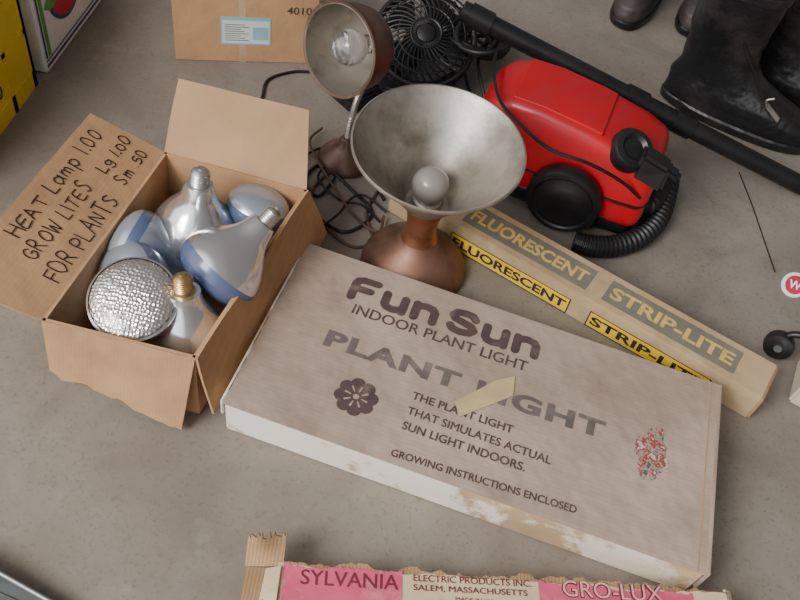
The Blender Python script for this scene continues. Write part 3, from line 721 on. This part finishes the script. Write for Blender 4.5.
# ------------------------------------------------------------------ white bin
wb = thing("white_produce_box", "white corrugated plastic box with red apple print and navy edging", "box", (-.9, 1.41, 0))
X0, Y0, Y1, HH = -.752, 1.268, 1.56, .26
part("box_body", wb, boxg((X0 - .34, Y0, 0), (.34, 0, 0), (0, Y1 - Y0, 0), (0, 0, HH)), white, smooth=False, bevel=.004)
def xq(y0, z0, y1, z1, off=.0008): return poly([(X0 + off, y0, z0), (X0 + off, y1, z0), (X0 + off, y1, z1), (X0 + off, y0, z1)])
for args, mt_ in (((Y0 + .004, .012, Y1 - .004, .018), navy), ((Y0 + .004, .024, Y1 - .004, .027), navy), ((Y0 + .006, .030, Y0 + .012, HH - .01), navy), ((Y0 + .016, .030, Y0 + .028, HH - .01), greenp)):
    part("edge_stripe", wb, xq(*args), mt_, smooth=False)
def xd(g_, off): return [V3((X0 + off, v[0], v[1])) for v in g_[0]], g_[1]
ac, az = 1.392, .120
ap = [(ac + (.060 + .006 * cos(2 * t)) * cos(t), az + .055 * sin(t) - (.010 if abs(t - pi / 2) < .3 else 0)) for t in [2 * pi * i / 36 for i in range(36)]]
part("apple_outline", wb, xd(([(ac + (v[0] - ac) * 1.13, az + (v[1] - az) * 1.13) for v in ap], [tuple(range(36))]), .0010), navy, smooth=False)
part("apple_print", wb, xd((ap, [tuple(range(36))]), .0014), redp, smooth=False)
lf = [(1.30 + t * .06, .12 + .018 * sin(pi * t)) for t in [i / 10 for i in range(11)]] + [(1.30 + t * .06, .12 - .012 * sin(pi * t)) for t in [i / 10 for i in range(9, 0, -1)]]
part("leaf_print", wb, xd((lf, [tuple(range(len(lf)))]), .0018), greenp, smooth=False)

# ------------------------------------------------------------------ yellow crate
yc = thing("plastic_crate", "solid yellow ribbed plastic crate standing beside the white box", "crate", (-.92, 1.07, 0))
cx1, cx0, cy0, cy1, chh = -.757, -1.09, .90, 1.235, .27
def panel(along, fixed, axis):
    g = []; a0_, a1_ = along; t = .008
    def bx(a, a2, z0, z1, tt=t, o_=0):
        if axis == 'x': return boxg((fixed - tt + o_, a, z0), (tt, 0, 0), (0, a2 - a, 0), (0, 0, z1 - z0))
        return boxg((a, fixed - tt + o_, z0), (a2 - a, 0, 0), (0, tt, 0), (0, 0, z1 - z0))
    g.append(bx(a0_, a1_, 0, chh, .005, -.002))
    for z0, z1 in ((0, .035), (.115, .125), (.19, .20), (.230, .27)): g.append(bx(a0_, a1_, z0, z1))
    n = 4
    for i in range(n + 1):
        a = a0_ + (a1_ - a0_ - .012) * i / n; g.append(bx(a, a + .012, .0, chh))
    return g
for al, fx_, axx in (((cy0, cy1), cx1, 'x'), ((cy0, cy1), cx0 + .008, 'x'), ((cx0, cx1), cy0 + .008, 'y'), ((cx0, cx1), cy1, 'y')):
    part("side_panel", yc, panel(al, fx_, axx), yellow, smooth=False)
part("crate_bottom", yc, boxg((cx0, cy0, .002), (cx1 - cx0, 0, 0), (0, cy1 - cy0, 0), (0, 0, .006)), yellow, smooth=False)
part("printed_lettering", yc, affine(text2("80", .01), (cx1 - .001, 1.085, .055), (0, .035, 0), (0, 0, .028), .001), darkink, smooth=False)

# ------------------------------------------------------------------ fluorescent tube sleeve (front)
SZ = .052
s0, s1 = P(277, 561, SZ), P(727, 590, SZ)
sd = (s1 - s0).normalized(); sn = V3((sd.y, -sd.x, 0)); sw = .062; sl = (s1 - s0).length
sy = thing("tube_carton", "slim pink and cream fluorescent tube carton with torn open end", "cardboard box", dn((s0 + s1) / 2 + sn * sw / 2))
b00 = dn(s0)
part("box_body", sy, boxg(b00 + sn * .003, sd * sl, sn * (sw - .003), (0, 0, SZ)), sylcream, smooth=False, bevel=.002)
walk = [0.]
for _ in range(120): walk.append(max(-.009, min(.0035, walk[-1] * .8 + random.uniform(-.0045, .004))))
part("torn_back_edge", sy, slab(s0 + sn * .012 + V3((0, 0, .0008)), s1 + sn * .012 + V3((0, 0, .0008)), s1 + V3((0, 0, .0008)), s0 + V3((0, 0, .0008)), .0022, 120, 3,
     rag=lambda s: walk[int(s * 120)] / .012, warp=lambda s, q: .0012 * q * sin(s * 40) + .0006 * q), kraft_lt, smooth=False, label="ragged torn brown paper edge")
def sq(x0, x1, y0, y1, off=.0006, jag=0.):
    O = s0 + V3((0, 0, off)); n = 80; wk = 0; up_ = []
    for i in range(n + 1):
        wk = wk * .7 + random.uniform(-.2, 1) * jag
        up_.append(O + sd * (x0 + (x1 - x0) * i / n) + sn * (y0 + max(0, wk)))
    lo_ = [O + sd * (x0 + (x1 - x0) * i / n) + sn * y1 for i in range(n + 1)]
    return poly(up_ + lo_[::-1])
def sx(px, py): return (P(px, py, SZ) - s0).dot(sd)
xa, xb, xc_, xd_ = sx(283, 575), sx(402, 585), sx(538, 588), sx(692, 595)
part("cream_panel", sy, sq(.002, sl - .004, .002, sw - .001, off=.0020, jag=.003), sylcream, smooth=False, label="cream printed paper face")
part("pink_panel", sy, sq(xa, xb, .002, sw - .001, off=.0026, jag=.0025), pink, smooth=False, label="rose pink printed panel")
part("pink_panel", sy, sq(xc_, xd_, .002, sw - .001, off=.0026, jag=.0035), pink, smooth=False, label="torn rose pink printed panel")
for args, kw in ((("SYLVANIA", (300, 585), (398, 591), .0185), dict(bold=.004)), (("ELECTRIC PRODUCTS INC.", (413, 582), (531, 588), .0085), dict(bold=.006)),
                 (("SALEM, MASSACHUSETTS", (413, 592), (527, 598), .0085), dict(bold=.008)), (("MADE IN U.S.A.", (455, 602), (500, 605), .005), dict())):
    part("printed_lettering", sy, ground_text(*args, SZ, off=.0032, **kw), maroon, smooth=False, label="dark red lettering")
part("lettering_outline", sy, ground_text("GRO-LUX", (562, 598), (664, 604), .022, SZ, bold=.035, off=.0032), maroon, smooth=False, label="dark red letter outline")
part("printed_lettering", sy, ground_text("GRO-LUX", (563, 597), (663, 603), .0203, SZ, bold=-.004, off=.0037), palepink, smooth=False, label="pale pink lettering core")
# torn opened end
rgg = lambda s: random.uniform(-.16, .08)
part("torn_sleeve_end", sy, boxg(b00 - sd * .038 + sn * .004, sd * .040, sn * (sw - .006), (0, 0, SZ - .008)), kraft_lt, smooth=False, bevel=.002, label="exposed tan corrugated sleeve end")
part("end_flap", sy, slab(s0 - sd * .038 + sn * .006 + V3((0, 0, -.008)), s0 + sd * .008 + sn * .006 + V3((0, 0, .001)), s0 + sd * .008 - sn * .030 + V3((0, 0, .014)), s0 - sd * .038 - sn * .024 + V3((0, 0, .016)), .004, 26, 8,
     rag=rgg, warp=lambda s, q: .006 * q * sin(s * 5)), kraft_lt, label="torn corrugated end flap")
part("end_flap", sy, slab(s0 - sd * .012 + sn * .012 + V3((0, 0, .002)), s0 + sd * .006 + sn * .008 + V3((0, 0, .004)), s0 + sd * .004 + sn * (sw - .005) + V3((0, 0, .004)), s0 - sd * .016 + sn * (sw - .01) + V3((0, 0, .001)), .003, 12, 8, rag=rgg), sylcream, label="torn cream end flap")
part("end_flap", sy, slab(s0 + sd * (sl - .004) + V3((0, 0, .002)), s0 + sd * (sl - .004) + sn * sw + V3((0, 0, .002)), s0 + sd * (sl + .008) + sn * sw - V3((0, 0, .006)), s0 + sd * (sl + .006) - V3((0, 0, .004)), .003, 14, 6, rag=rgg), sylcream, label="torn cream end flap")

# ------------------------------------------------------------------ grey metal scoop at the near corner
ga, gb_ = P(-40, 552, .02), P(84, 612, .02); gd = (gb_ - ga).normalized(); gs = V3((gd.y, -gd.x, 0))
gr = thing("metal_hand_scoop", "worn dark grey angular metal scoop with black grip on the concrete", "scoop", dn((ga + gb_) / 2 + gs * .03))
def G_(t, s_, z): p_ = ga + gd * t + gs * s_; p_.z = z; return p_
# flat-bottomed tray: floor plate, two slanted sides and a back wall
part("scoop_floor", gr, slab(G_(0, .02, .004), G_(.14, .016, .004), G_(.14, .094, .004), G_(0, .090, .004), .003, 6, 6), greym, smooth=False)
part("scoop_side", gr, slab(G_(0, .02, .002), G_(.14, .016, .002), G_(.165, .008, .022), G_(0, .004, .046), .0025, 10, 4), greym, smooth=False)
part("scoop_side", gr, slab(G_(.14, .094, .002), G_(0, .090, .002), G_(0, .106, .046), G_(.165, .102, .022), .0025, 10, 4), greym, smooth=False)
part("scoop_back", gr, slab(G_(0, .090, .002), G_(0, .02, .002), G_(-.006, .004, .046), G_(-.006, .106, .046), .0025, 8, 4), greym, smooth=False)
part("rolled_edge", gr, tube([G_(.165, .008, .022), G_(0, .004, .046), G_(-.006, .106, .046), G_(.165, .102, .022)], .0028, 8, smooth=False), M("scratched_edge_metal", (.33, .35, .35), .5, metal=.6, dirt=(.1, .1, .1), dirt_amt=.6, dscale=20), label="paler scratched rolled edge")
part("grip", gr, tube([G_(-.004, .055, .034), G_(-.04, .055, .038), G_(-.13, .055, .020)], .013, 16), blackr)

# ------------------------------------------------------------------ wheeled stand at the right side
cp = P(778, 346, .022)
ws = thing("wheeled_stand", "cream wooden stand on a black caster with a round red badge", "stand", dn(cp) + V3((.05, -.03, 0)))
CWM = frame((-.35, -.85, .15), V3((cp.x, cp.y, .0255)))
part("caster_wheel", ws, lathe([(0, -.012), (.008, -.013), (.016, -.011), (.0235, -.009), (.0250, 0), (.0235, .009), (.016, .011), (.008, .013), (0, .012)], CWM, 32), blackr)
part("wheel_hub", ws, lathe([(0, -.0145), (.006, -.0145), (.007, -.013), (.007, .013), (.006, .0145), (0, .0145)], CWM, 20), greym)
part("caster_fork", ws, tube([(cp.x, cp.y, .026), (cp.x + .008, cp.y + .004, .050), (cp.x + .03, cp.y - .002, .062)], .006, 10), blackp)
pq = [P(787, 402), P(842, 432), P(880, 380), P(797, 362)]
part("panel", ws, hexa(pq, [dn(p_, .10) for p_ in (P(789, 402), P(842, 432), P(880, 380), P(797, 362))]), cream, bevel=.004, label="cream painted panel")
bd = P(794, 285, .11); bn = V3((-.1, -.65, .75)).normalized()
BMx = frame(bn, bd)
part("badge", ws, lathe([(0, 0), (.020, 0), (.021, .002), (.020, .004), (0, .0042)], BMx, 36), white, label="round white badge with red centre")
part("badge_face", ws, lathe([(0, .0044), (.0155, .0044), (.0155, .0048), (0, .0050)], BMx, 32), redp)
bx_, by_ = V3((BMx[0][0], BMx[1][0], BMx[2][0])), V3((BMx[0][1], BMx[1][1], BMx[2][1]))
part("badge_letter", ws, affine(text2("W", .02), bd - bx_ * .010 - by_ * .007, bx_ * .020, by_ * .014, .0056), white, smooth=False)
part("badge_arm", ws, tube([bd - bn * .001, bd + V3((.04, .0, -.02)), V3((P(830, 400).x, P(830, 400).y, .098))], .006, 10), greym)

# ------------------------------------------------------------------ light
def area(name, loc_, target, size, power, color):
    l = bpy.data.lights.new(name, 'AREA'); l.size = size; l.energy = power; l.color = color
    o = bpy.data.objects.new(name, l); COL.objects.link(o); o.location = loc_
    o.rotation_euler = (V3(target) - V3(loc_)).to_track_quat('-Z', 'Y').to_euler()
area("daylight_opening", (-1.5, -.9, 2.0), (0, .65, 0), 1.1, 82, (1, .975, .94))
w = bpy.data.worlds.new("world"); scene.world = w; w.use_nodes = True
nt = w.node_tree; bg = nt.nodes["Background"]
tc = nt.nodes.new("ShaderNodeTexCoord"); dp = nt.nodes.new("ShaderNodeVectorMath"); dp.operation = 'DOT_PRODUCT'
dv = V3((-.70, -.62, .35)).normalized(); dp.inputs[1].default_value = dv
cr = nt.nodes.new("ShaderNodeValToRGB"); e = cr.color_ramp.elements
e[0].position = .0; e[0].color = (.26, .24, .22, 1); e[1].position = .90; e[1].color = (2.3, 2.3, 2.35, 1)
q = e.new(.55); q.color = (.42, .405, .39, 1); q = e.new(.72); q.color = (1.9, 1.9, 1.95, 1)
nt.links.new(tc.outputs["Generated"], dp.inputs[0]); nt.links.new(dp.outputs["Value"], cr.inputs[0]); nt.links.new(cr.outputs[0], bg.inputs[0])
bg.inputs[1].default_value = .78
